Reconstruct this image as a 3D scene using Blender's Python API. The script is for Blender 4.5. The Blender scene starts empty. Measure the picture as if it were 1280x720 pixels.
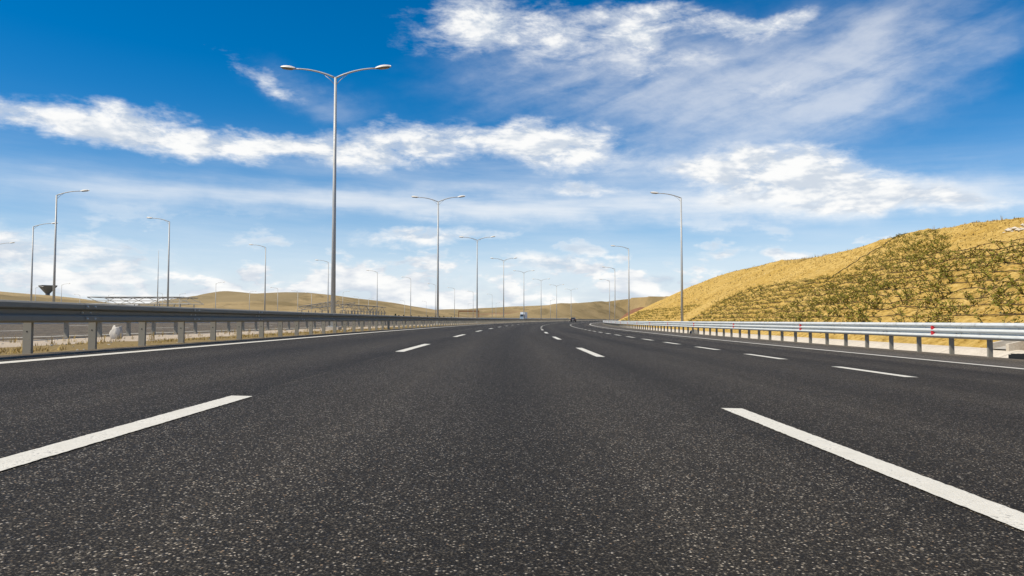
import bpy, math, random
import numpy as np
from mathutils import Vector, noise
random.seed(7)
scene = bpy.context.scene
col = scene.collection
rad = math.radians

# ---------------------------------------------------------------- camera
F = 930.0                      # focal length in pixels of a 1280 px wide frame
cam_d = bpy.data.cameras.new('camera')
cam_d.sensor_width = 36
cam_d.lens = F / 1280 * 36
cam_d.clip_start = 0.05
cam_d.clip_end = 12000
cam = bpy.data.objects.new('camera', cam_d)
col.objects.link(cam)
CAM_H = 0.63
cam.location = (0, 0, CAM_H)
cam.rotation_euler = (rad(90 + 2.525), 0, rad(-0.616))
scene.camera = cam

# ---------------------------------------------------------------- sky, sun, exposure
SUN_EL, SUN_AZ = rad(52), rad(-112)          # azimuth clockwise from +Y
scene.view_settings.view_transform = 'Standard'
scene.view_settings.look = 'None'
scene.view_settings.gamma = 1
scene.view_settings.exposure = 0.1
scene.view_settings.use_curve_mapping = False
scene.cycles.max_bounces = 4
scene.cycles.diffuse_bounces = 3
scene.cycles.glossy_bounces = 2

world = bpy.data.worlds.new('World')
scene.world = world
world.use_nodes = True
wt = world.node_tree
wt.nodes.clear()


class X:
    """tiny expression wrapper over math nodes"""
    tree = None

    def __init__(self, s):
        self.s = s

    @staticmethod
    def op(o, *a, clamp=False):
        n = X.tree.nodes.new('ShaderNodeMath')
        n.operation = o
        n.use_clamp = clamp
        for i, v in enumerate(a):
            if isinstance(v, X):
                X.tree.links.new(v.s, n.inputs[i])
            else:
                n.inputs[i].default_value = v
        return X(n.outputs[0])

    def __add__(a, b): return X.op('ADD', a, b)
    def __radd__(a, b): return X.op('ADD', a, b)
    def __sub__(a, b): return X.op('SUBTRACT', a, b)
    def __rsub__(a, b): return X.op('SUBTRACT', b, a)
    def __mul__(a, b): return X.op('MULTIPLY', a, b)
    def __rmul__(a, b): return X.op('MULTIPLY', a, b)
    def __truediv__(a, b): return X.op('DIVIDE', a, b)
    def __neg__(a): return X.op('MULTIPLY', a, -1.0)


def smooth(v, lo, hi, a=0.0, b=1.0):
    n = X.tree.nodes.new('ShaderNodeMapRange')
    n.interpolation_type = 'SMOOTHSTEP'
    X.tree.links.new(v.s, n.inputs[0])
    for i, q in zip((1, 2, 3, 4), (lo, hi, a, b)):
        n.inputs[i].default_value = q
    return X(n.outputs[0])


def vec(x, y, z=0.0):
    n = X.tree.nodes.new('ShaderNodeCombineXYZ')
    for i, v in enumerate((x, y, z)):
        if isinstance(v, X):
            X.tree.links.new(v.s, n.inputs[i])
        else:
            n.inputs[i].default_value = v
    return n.outputs[0]


def noise_tex(v, scale=1.0, detail=6, rough=0.55, dist=0.0, lac=2.0, out=0):
    n = X.tree.nodes.new('ShaderNodeTexNoise')
    n.inputs['Scale'].default_value = scale
    n.inputs['Detail'].default_value = detail
    n.inputs['Roughness'].default_value = rough
    n.inputs['Distortion'].default_value = dist
    n.inputs['Lacunarity'].default_value = lac
    if v is not None:
        X.tree.links.new(v, n.inputs['Vector'])
    return X(n.outputs[out])


def mixc(fac, a, b, mode='MIX'):
    n = X.tree.nodes.new('ShaderNodeMix')
    n.data_type = 'RGBA'
    n.blend_type = mode
    n.clamp_factor = True
    for i, v in ((0, fac), (6, a), (7, b)):
        if isinstance(v, X):
            X.tree.links.new(v.s, n.inputs[i])
        elif hasattr(v, 'is_output'):
            X.tree.links.new(v, n.inputs[i])
        elif i == 0:
            n.inputs[0].default_value = v
        else:
            n.inputs[i].default_value = (*v[:3], 1)
    return n.outputs[2]


def build_sky():
    X.tree = wt
    N, L = wt.nodes, wt.links
    out = N.new('ShaderNodeOutputWorld')
    bg = N.new('ShaderNodeBackground')
    STR = 0.085
    bg.inputs[1].default_value = STR
    L.new(bg.outputs[0], out.inputs[0])
    sky = N.new('ShaderNodeTexSky')
    sky.sky_type = 'NISHITA'
    sky.sun_disc = False
    sky.sun_elevation = SUN_EL
    sky.sun_rotation = SUN_AZ
    sky.altitude = 900
    sky.air_density = 1.0
    sky.dust_density = 0.6
    sky.ozone_density = 3.0
    hs = N.new('ShaderNodeHueSaturation')
    hs.inputs['Saturation'].default_value = 1.5
    hs.inputs['Value'].default_value = 1.3
    L.new(sky.outputs[0], hs.inputs['Color'])
    # direction -> azimuth and elevation
    tc = N.new('ShaderNodeTexCoord')
    sep = N.new('ShaderNodeSeparateXYZ')
    L.new(tc.outputs['Generated'], sep.inputs[0])
    dx, dy, dz = (X(sep.outputs[i]) for i in range(3))
    az0 = X.op('ARCTAN2', dx, dy)
    el0 = X.op('ARCSINE', X.op('MINIMUM', X.op('MAXIMUM', dz, -1.0), 1.0))
    wn = X.tree.nodes.new('ShaderNodeTexNoise')
    wn.inputs['Scale'].default_value = 7.0
    wn.inputs['Detail'].default_value = 5
    wn.inputs['Roughness'].default_value = 0.6
    L.new(vec(az0, el0 * 1.6), wn.inputs['Vector'])
    wsep = N.new('ShaderNodeSeparateColor')
    L.new(wn.outputs['Color'], wsep.inputs[0])
    w1, w2 = X(wsep.outputs[0]), X(wsep.outputs[1])
    az = az0 + (w1 - 0.5) * 0.16
    el = el0 + (w2 - 0.5) * 0.070
    # cloud texture: curdled heaps, swept wisps (upper right) and level bands
    puff = noise_tex(vec(az0 * 15.0 + el0 * 8.0, el0 * 38.0 - az0 * 1.5), 1.0, 8, 0.66, 0.2)
    puff_up = noise_tex(vec(az0 * 15.0 + el0 * 8.0 - 0.20, el0 * 38.0 - az0 * 1.5 + 0.40), 1.0, 3, 0.66, 0.2)
    azs, els = az0 * 0.7 + az * 0.3, el0 * 0.7 + el * 0.3
    wisp = noise_tex(vec(azs * 2.2 + els * 4.5, els * 24.0 - azs * 8.0), 1.0, 5, 0.52, 0.5)
    level = noise_tex(vec(az0 * 3.2, el0 * 26.0 + az0 * 0.8), 1.0, 6, 0.58, 0.0)

    def ae(px, py):
        a = math.atan((px - 630) / F)
        return a, math.atan((401 - py) / F * math.cos(a))

    pos = vec(az, el)

    def total(items):
        acc = 0.0
        for px, py, rx, ry, tilt, k in items:
            a, e = ae(px, py)
            mp = N.new('ShaderNodeMapping')
            mp.vector_type = 'TEXTURE'
            L.new(pos, mp.inputs['Vector'])
            mp.inputs['Location'].default_value = (a, e, 0)
            mp.inputs['Rotation'].default_value = (0, 0, tilt)
            mp.inputs['Scale'].default_value = (rx / F, ry / F, 1)
            dp = N.new('ShaderNodeVectorMath')
            dp.operation = 'DOT_PRODUCT'
            L.new(mp.outputs[0], dp.inputs[0])
            L.new(mp.outputs[0], dp.inputs[1])
            acc = X.op('MULTIPLY_ADD', X.op('POWER', math.exp(-1), X(dp.outputs['Value'])), k, acc)
        return acc

    dense = total([(50, 150, 120, 17, -0.06, 0.95), (230, 166, 160, 20, -0.07, 1.05), (400, 184, 130, 15, -0.05, 0.8),
                   (535, 172, 95, 30, 0.05, 1.1), (645, 170, 40, 20, 0, 0.7), (705, 178, 90, 32, -0.08, 1.35),
                   (585, 26, 95, 38, -0.05, 1.0), (700, 46, 90, 34, -0.1, 0.8), (800, 40, 40, 17, 0, 1.0), (815, 6, 90, 15, -0.15, 0.85),
                   (960, 18, 66, 14, -0.03, 1.0), (860, 72, 90, 15, 0.05, 0.55), (945, 105, 60, 14, 0.1, 0.6),
                   (985, 216, 105, 32, -0.10, 1.35), (890, 200, 50, 14, 0, 0.95), (1075, 246, 120, 22, -0.05, 1.0), (1220, 250, 130, 15, 0, 0.7),
                   (725, 235, 66, 9, 0.0, 0.9), (912, 313, 36, 8, 0, 1.0), (490, 299, 60, 12, 0.05, 1.0), (580, 296, 80, 14, 0.05, 0.8),
                   (540, 272, 34, 8, 0, 0.7), (330, 93, 70, 11, -0.30, 0.8), (690, 330, 80, 13, 0, 0.9),
                   (110, 325, 130, 24, 0, 0.8), (10, 296, 90, 26, 0, 0.7), (815, 356, 34, 8, 0, 0.9)])
    swept = total([(820, 100, 230, 70, 0.10, 0.70), (1000, 120, 170, 75, 0.22, 0.68), (1110, 40, 130, 34, 0.32, 0.45), (1080, 115, 110, 40, 0.3, 0.35),
                   (690, 80, 160, 36, 0.05, 0.5), (820, 235, 260, 45, 0.06, 0.32), (390, 115, 90, 24, -0.3, 0.55), (1230, 60, 90, 30, 0.3, 0.25)])
    bands = total([(650, 205, 430, 24, 0, 0.55), (1040, 250, 330, 30, 0, 0.95), (230, 238, 360, 26, 0, 0.5), (600, 256, 330, 22, 0, 0.5)])
    # the rest of the sky carries on with the same sort of broken cloud
    away = smooth(X.op('ABSOLUTE', az0), 0.66, 0.9)
    high = smooth(el0, 0.46, 0.6)
    other = X.op('MAXIMUM', away, high)
    dense = dense + other * smooth(w1, 0.50, 0.72)
    swept = swept + other * smooth(w2, 0.40, 0.68) * 0.6
    d1 = smooth(dense * (0.05 + 1.5 * puff) + (puff - 0.5) * 0.50, 0.24, 1.10) * 0.98
    d2 = smooth(swept * (wisp * 1.0 + puff * 0.8 - 0.18), 0.07, 1.05) * 0.56
    d4 = smooth(bands * (level * 1.5), 0.12, 0.95) * 0.70
    # hazy band with heaped cloud near the horizon
    low = smooth(el0, 0.165, 0.045)
    lowp = noise_tex(vec(az0 * 13.0, el0 * 33.0), 1.0, 6, 0.56, 0.15)
    lowp_up = noise_tex(vec(az0 * 13.0 + 0.16, el0 * 33.0 + 0.34), 1.0, 3, 0.56, 0.15)
    heap = smooth(lowp + smooth(w1, 0.3, 0.7, -0.10, 0.10) + smooth(el0, 0.0, 0.12, 0.05, -0.08), 0.45, 0.58)
    d3 = low * heap * 0.92 + smooth(el0, 0.125, 0.01) * 0.62
    thin = smooth(el0, 0.28, 0.05) * smooth(level, 0.25, 0.8) * 0.30
    m1 = lambda v: X.op('MINIMUM', v, 1.0)
    dens = X.op('MINIMUM', 1.0 - (1.0 - m1(d1)) * (1.0 - m1(d2)) * (1.0 - m1(d3)) * (1.0 - m1(d4)) * (1.0 - thin), 0.985)
    up = smooth(el0, 0.0, 0.12)
    relief = ((puff - puff_up) * up + (lowp - lowp_up) * (1.0 - up))
    shade = smooth(relief, -0.14, 0.13, 0.0, 1.0)
    body = smooth(d1 + d3, 0.15, 0.8)
    shade = 1.0 - (1.0 - shade) * body
    ccol = mixc(shade, [c / STR for c in (0.60, 0.66, 0.74)], [c / STR for c in (0.93, 0.93, 0.92)])
    air = mixc(smooth(el0, 0.26, 0.0) * 0.62, hs.outputs[0], [c / STR for c in (0.50, 0.66, 0.86)])
    final = mixc(dens, air, ccol)
    L.new(final, bg.inputs[0])


build_sky()
world.cycles.sampling_method = 'NONE'
sun_d = bpy.data.lights.new('sun', 'SUN')
sun_d.energy = 5.0
sun_d.angle = rad(0.53)
sun_d.color = (1.0, 0.90, 0.74)
sun = bpy.data.objects.new('sun', sun_d)
col.objects.link(sun)
sun_dir = Vector((math.sin(SUN_AZ) * math.cos(SUN_EL), math.cos(SUN_AZ) * math.cos(SUN_EL), math.sin(SUN_EL)))
sun.rotation_euler = sun_dir.to_track_quat('Z', 'Y').to_euler()
sun.location = (-30, -10, 60)

# ---------------------------------------------------------------- road frame
R = 1390.0                     # the motorway bends to the right


def rise(s):
    return 0.4 * (s / 300) ** 2 if 0 < s < 300 else (0.0 if s <= 0 else 0.4 + 0.00267 * (s - 300))


def P(u, s, z=0.0):
    t = s / R
    return Vector((R - (R - u) * math.cos(t), (R - u) * math.sin(t), z + rise(s)))


def heading(s):
    return -s / R


def US(x, y):
    r = math.hypot(R - x, y)
    return R - r, math.atan2(y, R - x) * R


def own_z(u):
    return -0.025 * u


def opp_z(u):
    return 0.13 + 0.031 * (-12.4 - u)


# ---------------------------------------------------------------- helpers
def tag(o, label=None, cat=None, group=None, kind=None):
    if label: o['label'] = label
    if cat: o['category'] = cat
    if group: o['group'] = group
    if kind: o['kind'] = kind
    return o


def empty(name, loc, rz=0.0):
    o = bpy.data.objects.new(name, None)
    col.objects.link(o)
    o.location = loc
    o.rotation_euler = (0, 0, rz)
    o.empty_display_size = 0.2
    return o


class MB:
    def __init__(self):
        self.v, self.f, self.m, self.uv = [], [], [], {}

    def quad(self, a, b, c, d, m=0):
        i = len(self.v)
        self.v += [a, b, c, d]
        self.f.append((i, i + 1, i + 2, i + 3)); self.m.append(m)

    def tri(self, a, b, c, m=0):
        i = len(self.v)
        self.v += [a, b, c]
        self.f.append((i, i + 1, i + 2)); self.m.append(m)

    def box(self, x0, x1, y0, y1, z0, z1, m=0):
        i = len(self.v)
        self.v += [(x, y, z) for z in (z0, z1) for y in (y0, y1) for x in (x0, x1)]
        for q in ((0, 2, 3, 1), (4, 5, 7, 6), (0, 1, 5, 4), (2, 6, 7, 3), (0, 4, 6, 2), (1, 3, 7, 5)):
            self.f.append(tuple(i + k for k in q)); self.m.append(m)
        return self

    def tube(self, pts, radii, n=8, m=0, cap=True, sq=1.0):
        pts = [Vector(p) for p in pts]
        rings = []
        for k, p in enumerate(pts):
            t = (pts[min(k + 1, len(pts) - 1)] - pts[max(k - 1, 0)]).normalized()
            a = Vector((0, 0, 1)) if abs(t.z) < 0.9 else Vector((1, 0, 0))
            e1 = t.cross(a).normalized(); e2 = t.cross(e1).normalized()
            r = radii[k] if hasattr(radii, '__len__') else radii
            i = len(self.v); rings.append(i)
            for j in range(n):
                an = 2 * math.pi * j / n
                self.v.append(tuple(p + e1 * (r * math.cos(an)) + e2 * (r * sq * math.sin(an))))
        for a, b in zip(rings, rings[1:]):
            for j in range(n):
                self.f.append((a + j, a + (j + 1) % n, b + (j + 1) % n, b + j)); self.m.append(m)
        if cap:
            self.f.append(tuple(rings[0] + j for j in reversed(range(n)))); self.m.append(m)
            self.f.append(tuple(rings[-1] + j for j in range(n))); self.m.append(m)
        return self

    def mesh(self, name, mats, smooth_=False):
        me = bpy.data.meshes.new(name)
        me.from_pydata([tuple(p) for p in self.v], [], self.f)
        for m in (mats if isinstance(mats, (list, tuple)) else [mats]):
            me.materials.append(m)
        me.polygons.foreach_set('material_index', self.m)
        if smooth_:
            me.polygons.foreach_set('use_smooth', [True] * len(me.polygons))
        me.update()
        return me

    def build(self, name, mats, parent=None, smooth_=False, loc=(0, 0, 0), rz=0.0):
        return put(name, self.mesh(name, mats, smooth_), parent, loc, rz)


def put(name, me, parent=None, loc=(0, 0, 0), rz=0.0):
    o = bpy.data.objects.new(name, me)
    col.objects.link(o)
    if parent is not None:
        o.parent = parent
    o.location = loc
    o.rotation_euler = (0, 0, rz)
    return o


def strip(name, us, ss, zf, mat, parent=None, kind=None, skirt=0.0):
    """sheet following the road, UV in metres (u, s)"""
    verts = [P(u, s, zf(u, s)) for s in ss for u in us]
    n = len(us)
    faces = [(j * n + i, j * n + i + 1, (j + 1) * n + i + 1, (j + 1) * n + i) for j in range(len(ss) - 1) for i in range(n - 1)]
    me = bpy.data.meshes.new(name)
    me.from_pydata([tuple(p) for p in verts], [], faces)
    uvl = me.uv_layers.new(name='road')
    flat = []
    for p in me.loops:
        k = p.vertex_index
        flat += [us[k % n], ss[k // n]]
    uvl.data.foreach_set('uv', flat)
    me.materials.append(mat)
    o = put(name, me, parent)
    if kind: o['kind'] = kind
    return o


# ---------------------------------------------------------------- materials
def mat(name, color=(0.5, 0.5, 0.5), rough=0.7, metal=0.0, spec=0.5):
    m = bpy.data.materials.new(name)
    m.use_nodes = True
    b = m.node_tree.nodes['Principled BSDF']
    b.inputs['Base Color'].default_value = (*color, 1)
    b.inputs['Roughness'].default_value = rough
    b.inputs['Metallic'].default_value = metal
    b.inputs['Specular IOR Level'].default_value = spec
    X.tree = m.node_tree
    return m, m.node_tree, b


def uvnode(t):
    n = t.nodes.new('ShaderNodeUVMap'); n.uv_map = 'road'
    return n.outputs[0]


def objco(t):
    return t.nodes.new('ShaderNodeTexCoord').outputs['Object']


def sepxyz(t, s):
    n = t.nodes.new('ShaderNodeSeparateXYZ'); t.links.new(s, n.inputs[0])
    return [X(n.outputs[i]) for i in range(3)]


def bump(t, b, h, dist, strength=1.0):
    n = t.nodes.new('ShaderNodeBump')
    n.inputs['Distance'].default_value = dist
    n.inputs['Strength'].default_value = strength
    t.links.new(h.s, n.inputs['Height'])
    t.links.new(n.outputs[0], b.inputs['Normal'])


def ramp(t, v, stops, interp='LINEAR'):
    n = t.nodes.new('ShaderNodeValToRGB')
    n.color_ramp.interpolation = interp
    el = n.color_ramp.elements
    while len(el) < len(stops): el.new(0.5)
    for e, (p, c) in zip(el, stops):
        e.position = p; e.color = (*c, 1) if len(c) == 3 else c
    t.links.new(v.s, n.inputs[0])
    return n.outputs[0]


def voronoi(t, v, scale, out='Distance', feature='F1', rnd=1.0):
    n = t.nodes.new('ShaderNodeTexVoronoi')
    n.feature = feature
    n.inputs['Scale'].default_value = scale
    n.inputs['Randomness'].default_value = rnd
    t.links.new(v, n.inputs['Vector'])
    return n


def asphalt_mat(name, base=(0.0250, 0.0208, 0.0150), fresh=True):
    m, t, b = mat(name, base, 0.72)
    uv = uvnode(t)
    u, s, _ = sepxyz(t, uv)
    vn = voronoi(t, uv, 112.0)
    sx = t.nodes.new('ShaderNodeSeparateColor'); t.links.new(vn.outputs['Color'], sx.inputs[0])
    r1, r2, r3 = X(sx.outputs[0]), X(sx.outputs[1]), X(sx.outputs[2])
    d = X(vn.outputs['Distance'])
    v2 = voronoi(t, uv, 190.0)
    s2 = t.nodes.new('ShaderNodeSeparateColor'); t.links.new(v2.outputs['Color'], s2.inputs[0])
    grain = noise_tex(uv, 420.0, 3, 0.6)
    wear = noise_tex(vec(u * 1.3, s * 0.05), 1.0, 4, 0.55)
    patch = noise_tex(vec(u * 0.35, s * 0.35), 1.0, 5, 0.6)
    # bitumen film with stones: most stones stay dark, some have lost their film
    bare = smooth(r1 + (wear - 0.5) * 0.20, 0.865, 0.91)
    half = smooth(r1, 0.55, 0.9)
    stone = mixc(r2, (0.36, 0.30, 0.21), (0.58, 0.51, 0.40))
    stone = mixc(smooth(r3, 0.90, 0.93), stone, (0.34, 0.23, 0.13))
    c = mixc(grain, [k * 0.62 for k in base], [k * 1.32 for k in base])
    c = mixc(half * 0.65, c, (0.058, 0.050, 0.038))
    c = mixc(smooth(X(s2.outputs[0]), 0.80, 0.86) * 0.50, c, (0.22, 0.188, 0.140))
    core = smooth(d, 0.50, 0.30)
    c = mixc(bare * core, c, stone)
    c = mixc(smooth(d, 0.46, 0.72) * 0.55, c, (0.013, 0.0125, 0.012))
    track = noise_tex(vec(u * 2.6, s * 0.015), 1.0, 3, 0.6)
    lanepos = X.op('COSINE', (u + 0.15) * (2 * math.pi / 1.875))        # two wheel paths in every 3.75 m lane
    stain = smooth(noise_tex(vec(u * 1.1, s * 0.6), 1.0, 4, 0.6), 0.60, 0.72)
    pale_edge = smooth(u + (patch - 0.5) * 0.5, 7.7, 8.1) * 0.35
    seam = smooth(X.op('ABSOLUTE', u + 2.02 + (grain - 0.5) * 0.03), 0.022, 0.008) * smooth(patch, 0.42, 0.55) * 0.5
    k = 0.22 + 0.42 * wear + 0.24 * patch + 0.62 * track - 0.13 * lanepos - 0.16 * stain + pale_edge + seam
    n = t.nodes.new('ShaderNodeVectorMath'); n.operation = 'SCALE'
    t.links.new(c, n.inputs[0]); t.links.new(k.s, n.inputs['Scale'])
    fn = noise_tex(vec(u * 6.0, s * 1.6), 1.0, 6, 0.7)
    dust = X.op('MAXIMUM', smooth(u + (fn - 0.5) * 0.9, -6.15, -6.75), smooth(u + (fn - 0.5) * 1.0, 11.6, 12.6)) * smooth(fn, 0.35, 0.6)
    c = mixc(dust * 0.6, n.outputs[0], (0.26, 0.205, 0.13))
    t.links.new(c, b.inputs['Base Color'])
    h = (1.0 - d) * (0.6 + 0.5 * r2) + grain * 0.25 + X(v2.outputs['Distance']) * -0.25
    bump(t, b, h, 0.0045, 0.85)
    rg = smooth(bare, 0.0, 1.0, 0.74, 0.5)
    t.links.new(rg.s, b.inputs['Roughness'])
    b.inputs['Specular IOR Level'].default_value = 0.14
    return m


M_ROAD = asphalt_mat('asphalt_fine')
M_SHOULDER = asphalt_mat('asphalt_pale', (0.072, 0.064, 0.052))
M_OPP = asphalt_mat('asphalt_opposite', (0.036, 0.033, 0.029))


def paint_mat():
    m, t, b = mat('road_paint', (0.78, 0.76, 0.70), 0.6)
    uv = objco(t)
    vn = voronoi(t, uv, 92.0)
    sx = t.nodes.new('ShaderNodeSeparateColor'); t.links.new(vn.outputs['Color'], sx.inputs[0])
    g = noise_tex(uv, 260.0, 4, 0.65)
    blot = noise_tex(uv, 9.0, 6, 0.65)
    worn = smooth(X(sx.outputs[0]) + (g - 0.5) * 0.8 + (blot - 0.5) * 1.1, 0.90, 1.12)
    c = mixc(blot, (0.52, 0.49, 0.40), (0.82, 0.79, 0.69))
    c = mixc(smooth(g, 0.45, 0.75) * 0.5, c, (0.46, 0.43, 0.35))
    c = mixc(worn * 0.75, c, (0.16, 0.15, 0.13))
    t.links.new(c, b.inputs['Base Color'])
    bump(t, b, (1.0 - X(vn.outputs['Distance'])) + g * 0.5, 0.002, 0.7)
    return m


M_PAINT = paint_mat()


def galv_mat(name, c0=(0.40, 0.42, 0.42), c1=(0.56, 0.58, 0.58), rough=0.48, metal=0.55):
    m, t, b = mat(name, c0, rough, metal)
    o = objco(t)
    n1 = noise_tex(o, 14.0, 4, 0.6)
    n2 = noise_tex(vec(*[a * k for a, k in zip(sepxyz(t, o), (30.0, 2.0, 14.0))]), 1.0, 4, 0.6)
    c = mixc(n1 * 0.6 + n2 * 0.5, c0, c1)
    c = mixc(smooth(n2, 0.55, 0.75) * 0.55, c, [k * 0.5 for k in c0])
    c = mixc(smooth(noise_tex(o, 3.0, 5, 0.7), 0.56, 0.75) * 0.4, c, (0.22, 0.18, 0.12))
    t.links.new(c, b.inputs['Base Color'])
    r = smooth(n1, 0.3, 0.7, rough - 0.08, rough + 0.12)
    t.links.new(r.s, b.inputs['Roughness'])
    return m


M_GALV = galv_mat('galvanised_steel', (0.55, 0.58, 0.565), (0.68, 0.70, 0.68), 0.5, 0.15)
M_GALV_SHADED = galv_mat('galvanised_steel_shaded', (0.21, 0.198, 0.162), (0.32, 0.305, 0.255), 0.7, 0.05)  # darker copy of the steel, shade on rail and posts put into its colour
M_POLE = galv_mat('galvanised_pole', (0.38, 0.39, 0.38), (0.48, 0.49, 0.48), 0.5, 0.15)
M_RED = mat('reflector_red', (0.62, 0.02, 0.03), 0.35)[0]
M_BLACK = mat('black_rubber', (0.012, 0.012, 0.012), 0.7)[0]
M_HEAD = mat('lamp_housing', (0.72, 0.70, 0.64), 0.45)[0]
M_LENS = mat('lamp_lens', (0.16, 0.15, 0.12), 0.25)[0]


def rock_mat(name, c0, c1, c2, sc=1.0, bd=0.03, coord='obj'):
    m, t, b = mat(name, c0, 0.95, 0, 0.15)
    o = objco(t) if coord == 'obj' else uvnode(t)
    a = noise_tex(o, 0.6 * sc, 8, 0.65)
    f = noise_tex(o, 9.0 * sc, 8, 0.7)
    v = voronoi(t, o, 14.0 * sc)
    c = mixc(smooth(a, 0.32, 0.68), c0, c1)
    c = mixc(smooth(f, 0.42, 0.72) * 0.8, c, c2)
    t.links.new(c, b.inputs['Base Color'])
    bump(t, b, f + X(v.outputs['Distance']) * -0.3, bd)
    return m


M_CONC = rock_mat('pale_concrete', (0.58, 0.52, 0.42), (0.46, 0.41, 0.33), (0.66, 0.61, 0.52), 2.0, 0.004)
M_CONC_GREY = rock_mat('grey_concrete', (0.40, 0.38, 0.33), (0.33, 0.31, 0.27), (0.48, 0.46, 0.41), 2.0, 0.004)


def hillside_mat():
    m, t, b = mat('golden_earth', (0.4, 0.26, 0.08), 0.95, 0, 0.1)
    o = objco(t)
    x, y, z = sepxyz(t, o)
    a = noise_tex(o, 0.16, 7, 0.6)
    f = noise_tex(o, 2.6, 9, 0.72)
    g = noise_tex(vec(x * 1.2, y * 1.2, z * 7.0), 1.0, 7, 0.65)
    clod = voronoi(t, o, 7.0)
    c = mixc(smooth(a, 0.3, 0.7), (0.50, 0.322, 0.076), (0.58, 0.398, 0.122))
    c = mixc(smooth(f, 0.45, 0.68) * 0.85, c, (0.29, 0.18, 0.038))
    c = mixc(smooth(f, 0.5, 0.30) * 0.6, c, (0.72, 0.53, 0.20))
    c = mixc(smooth(g, 0.52, 0.72) * 0.6, c, (0.22, 0.15, 0.05))
    t.links.new(c, b.inputs['Base Color'])
    bump(t, b, f * 1.2 + g * 0.6 - X(clod.outputs['Distance']) * 0.35, 0.14, 0.9)
    return m


def red_soil_mat():
    return rock_mat('red_soil', (0.22, 0.10, 0.055), (0.30, 0.15, 0.075), (0.16, 0.075, 0.04), 1.0, 0.1)


def terrain_mat():
    m, t, b = mat('dry_steppe', (0.3, 0.24, 0.1), 0.95, 0, 0.1)
    o = objco(t)
    x, y, z = sepxyz(t, o)
    big = noise_tex(o, 0.006, 6, 0.6)
    mid = noise_tex(o, 0.035, 7, 0.65, 0.6)
    fine = noise_tex(o, 0.35, 6, 0.7)
    c = mixc(smooth(big, 0.36, 0.64), (0.27, 0.200, 0.095), (0.38, 0.28, 0.14))
    c = mixc(smooth(mid, 0.46, 0.62) * 0.8, c, (0.185, 0.140, 0.066))
    c = mixc(smooth(mid, 0.44, 0.26) * 0.55, c, (0.43, 0.32, 0.165))
    fv = voronoi(t, vec(x * 0.012 + (mid - 0.5) * 0.3, y * 0.006), 1.0)
    fs = t.nodes.new('ShaderNodeSeparateColor'); t.links.new(fv.outputs['Color'], fs.inputs[0])
    c = mixc(smooth(X(fs.outputs[0]), 0.45, 0.55) * 0.45, c, (0.42, 0.32, 0.17))
    c = mixc(smooth(X(fs.outputs[1]), 0.72, 0.8) * 0.5, c, (0.17, 0.135, 0.07))
    red = smooth(noise_tex(o, 0.0035, 5, 0.6), 0.52, 0.66) * smooth(y, 700.0, 1100.0)
    c = mixc(red * 0.75, c, (0.27, 0.135, 0.085))
    c = mixc(smooth(fine, 0.5, 0.8) * 0.4, c, (0.15, 0.125, 0.05))
    t.links.new(c, b.inputs['Base Color'])
    bump(t, b, mid + fine * 0.2, 1.6, 0.7)
    return m


def median_mat():
    m, t, b = mat('median_soil', (0.3, 0.2, 0.08), 0.95, 0, 0.1)
    uv = uvnode(t)
    u, s, _ = sepxyz(t, uv)
    a = noise_tex(uv, 0.8, 7, 0.65)
    f = noise_tex(uv, 12.0, 7, 0.7)
    sand = smooth(u + (a - 0.5) * 2.2, -8.9, -9.5)
    c = mixc(smooth(f, 0.35, 0.7), (0.30, 0.215, 0.095), (0.15, 0.115, 0.05))
    c2 = mixc(smooth(f, 0.3, 0.7), (0.52, 0.44, 0.335), (0.40, 0.33, 0.245))
    c = mixc(sand, c, c2)
    c = mixc(smooth(a, 0.62, 0.72) * 0.7, c, (0.10, 0.075, 0.045))
    t.links.new(c, b.inputs['Base Color'])
    bump(t, b, f, 0.03)
    return m


M_HILL = hillside_mat()
M_REDSOIL = red_soil_mat()
M_TERR = terrain_mat()
M_MEDIAN = median_mat()


def leaf_mat(name, c0, c1):
    m, t, b = mat(name, c0, 0.75, 0, 0.2)
    info = t.nodes.new('ShaderNodeObjectInfo')
    o = t.nodes.new('ShaderNodeTexCoord').outputs['Object']
    n = noise_tex(o, 2.3, 3, 0.6)
    c = mixc(smooth(n * 0.8 + X(info.outputs['Random']) * 0.3, 0.35, 0.8), c0, c1)
    t.links.new(c, b.inputs['Base Color'])
    return m


M_LEAF = leaf_mat('seedling_leaf', (0.14, 0.138, 0.018), (0.28, 0.24, 0.036))
M_TWIG = mat('dry_twig', (0.085, 0.052, 0.02), 0.9)[0]
M_STRAW = leaf_mat('dry_grass', (0.42, 0.30, 0.10), (0.26, 0.19, 0.065))
M_SHRUB = leaf_mat('dark_shrub', (0.018, 0.026, 0.014), (0.035, 0.045, 0.02))
M_SACK = rock_mat('white_sack', (0.52, 0.50, 0.46), (0.42, 0.40, 0.36), (0.58, 0.56, 0.53), 6.0, 0.01)

# ---------------------------------------------------------------- ground and far hills
rng = np.random.default_rng(3)


def px_hill(px, rise_px, d, sig_px, sig_d):
    return ((px - 630) * d / F, d, rise_px * d / F, sig_px * d / F, sig_d)


HILLS = [px_hill(-80, 41, 520, 170, 120), px_hill(350, 29, 560, 56, 110), px_hill(283, 14, 560, 22, 80), px_hill(455, 19, 600, 50, 110),
         px_hill(540, 10, 640, 45, 100),
         px_hill(775, 19, 700, 60, 120), px_hill(690, 11, 660, 40, 90), px_hill(850, 16, 760, 70, 130), px_hill(960, 18, 900, 120, 150),
         px_hill(600, 9, 1500, 120, 160), px_hill(760, 9, 1700, 120, 170), px_hill(330, 7, 1600, 160, 170), px_hill(60, 8, 1500, 160, 170),
         px_hill(1050, 26, 1700, 230, 200), px_hill(-300, 40, 900, 260, 200), px_hill(1400, 50, 900, 260, 200)]


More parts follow.
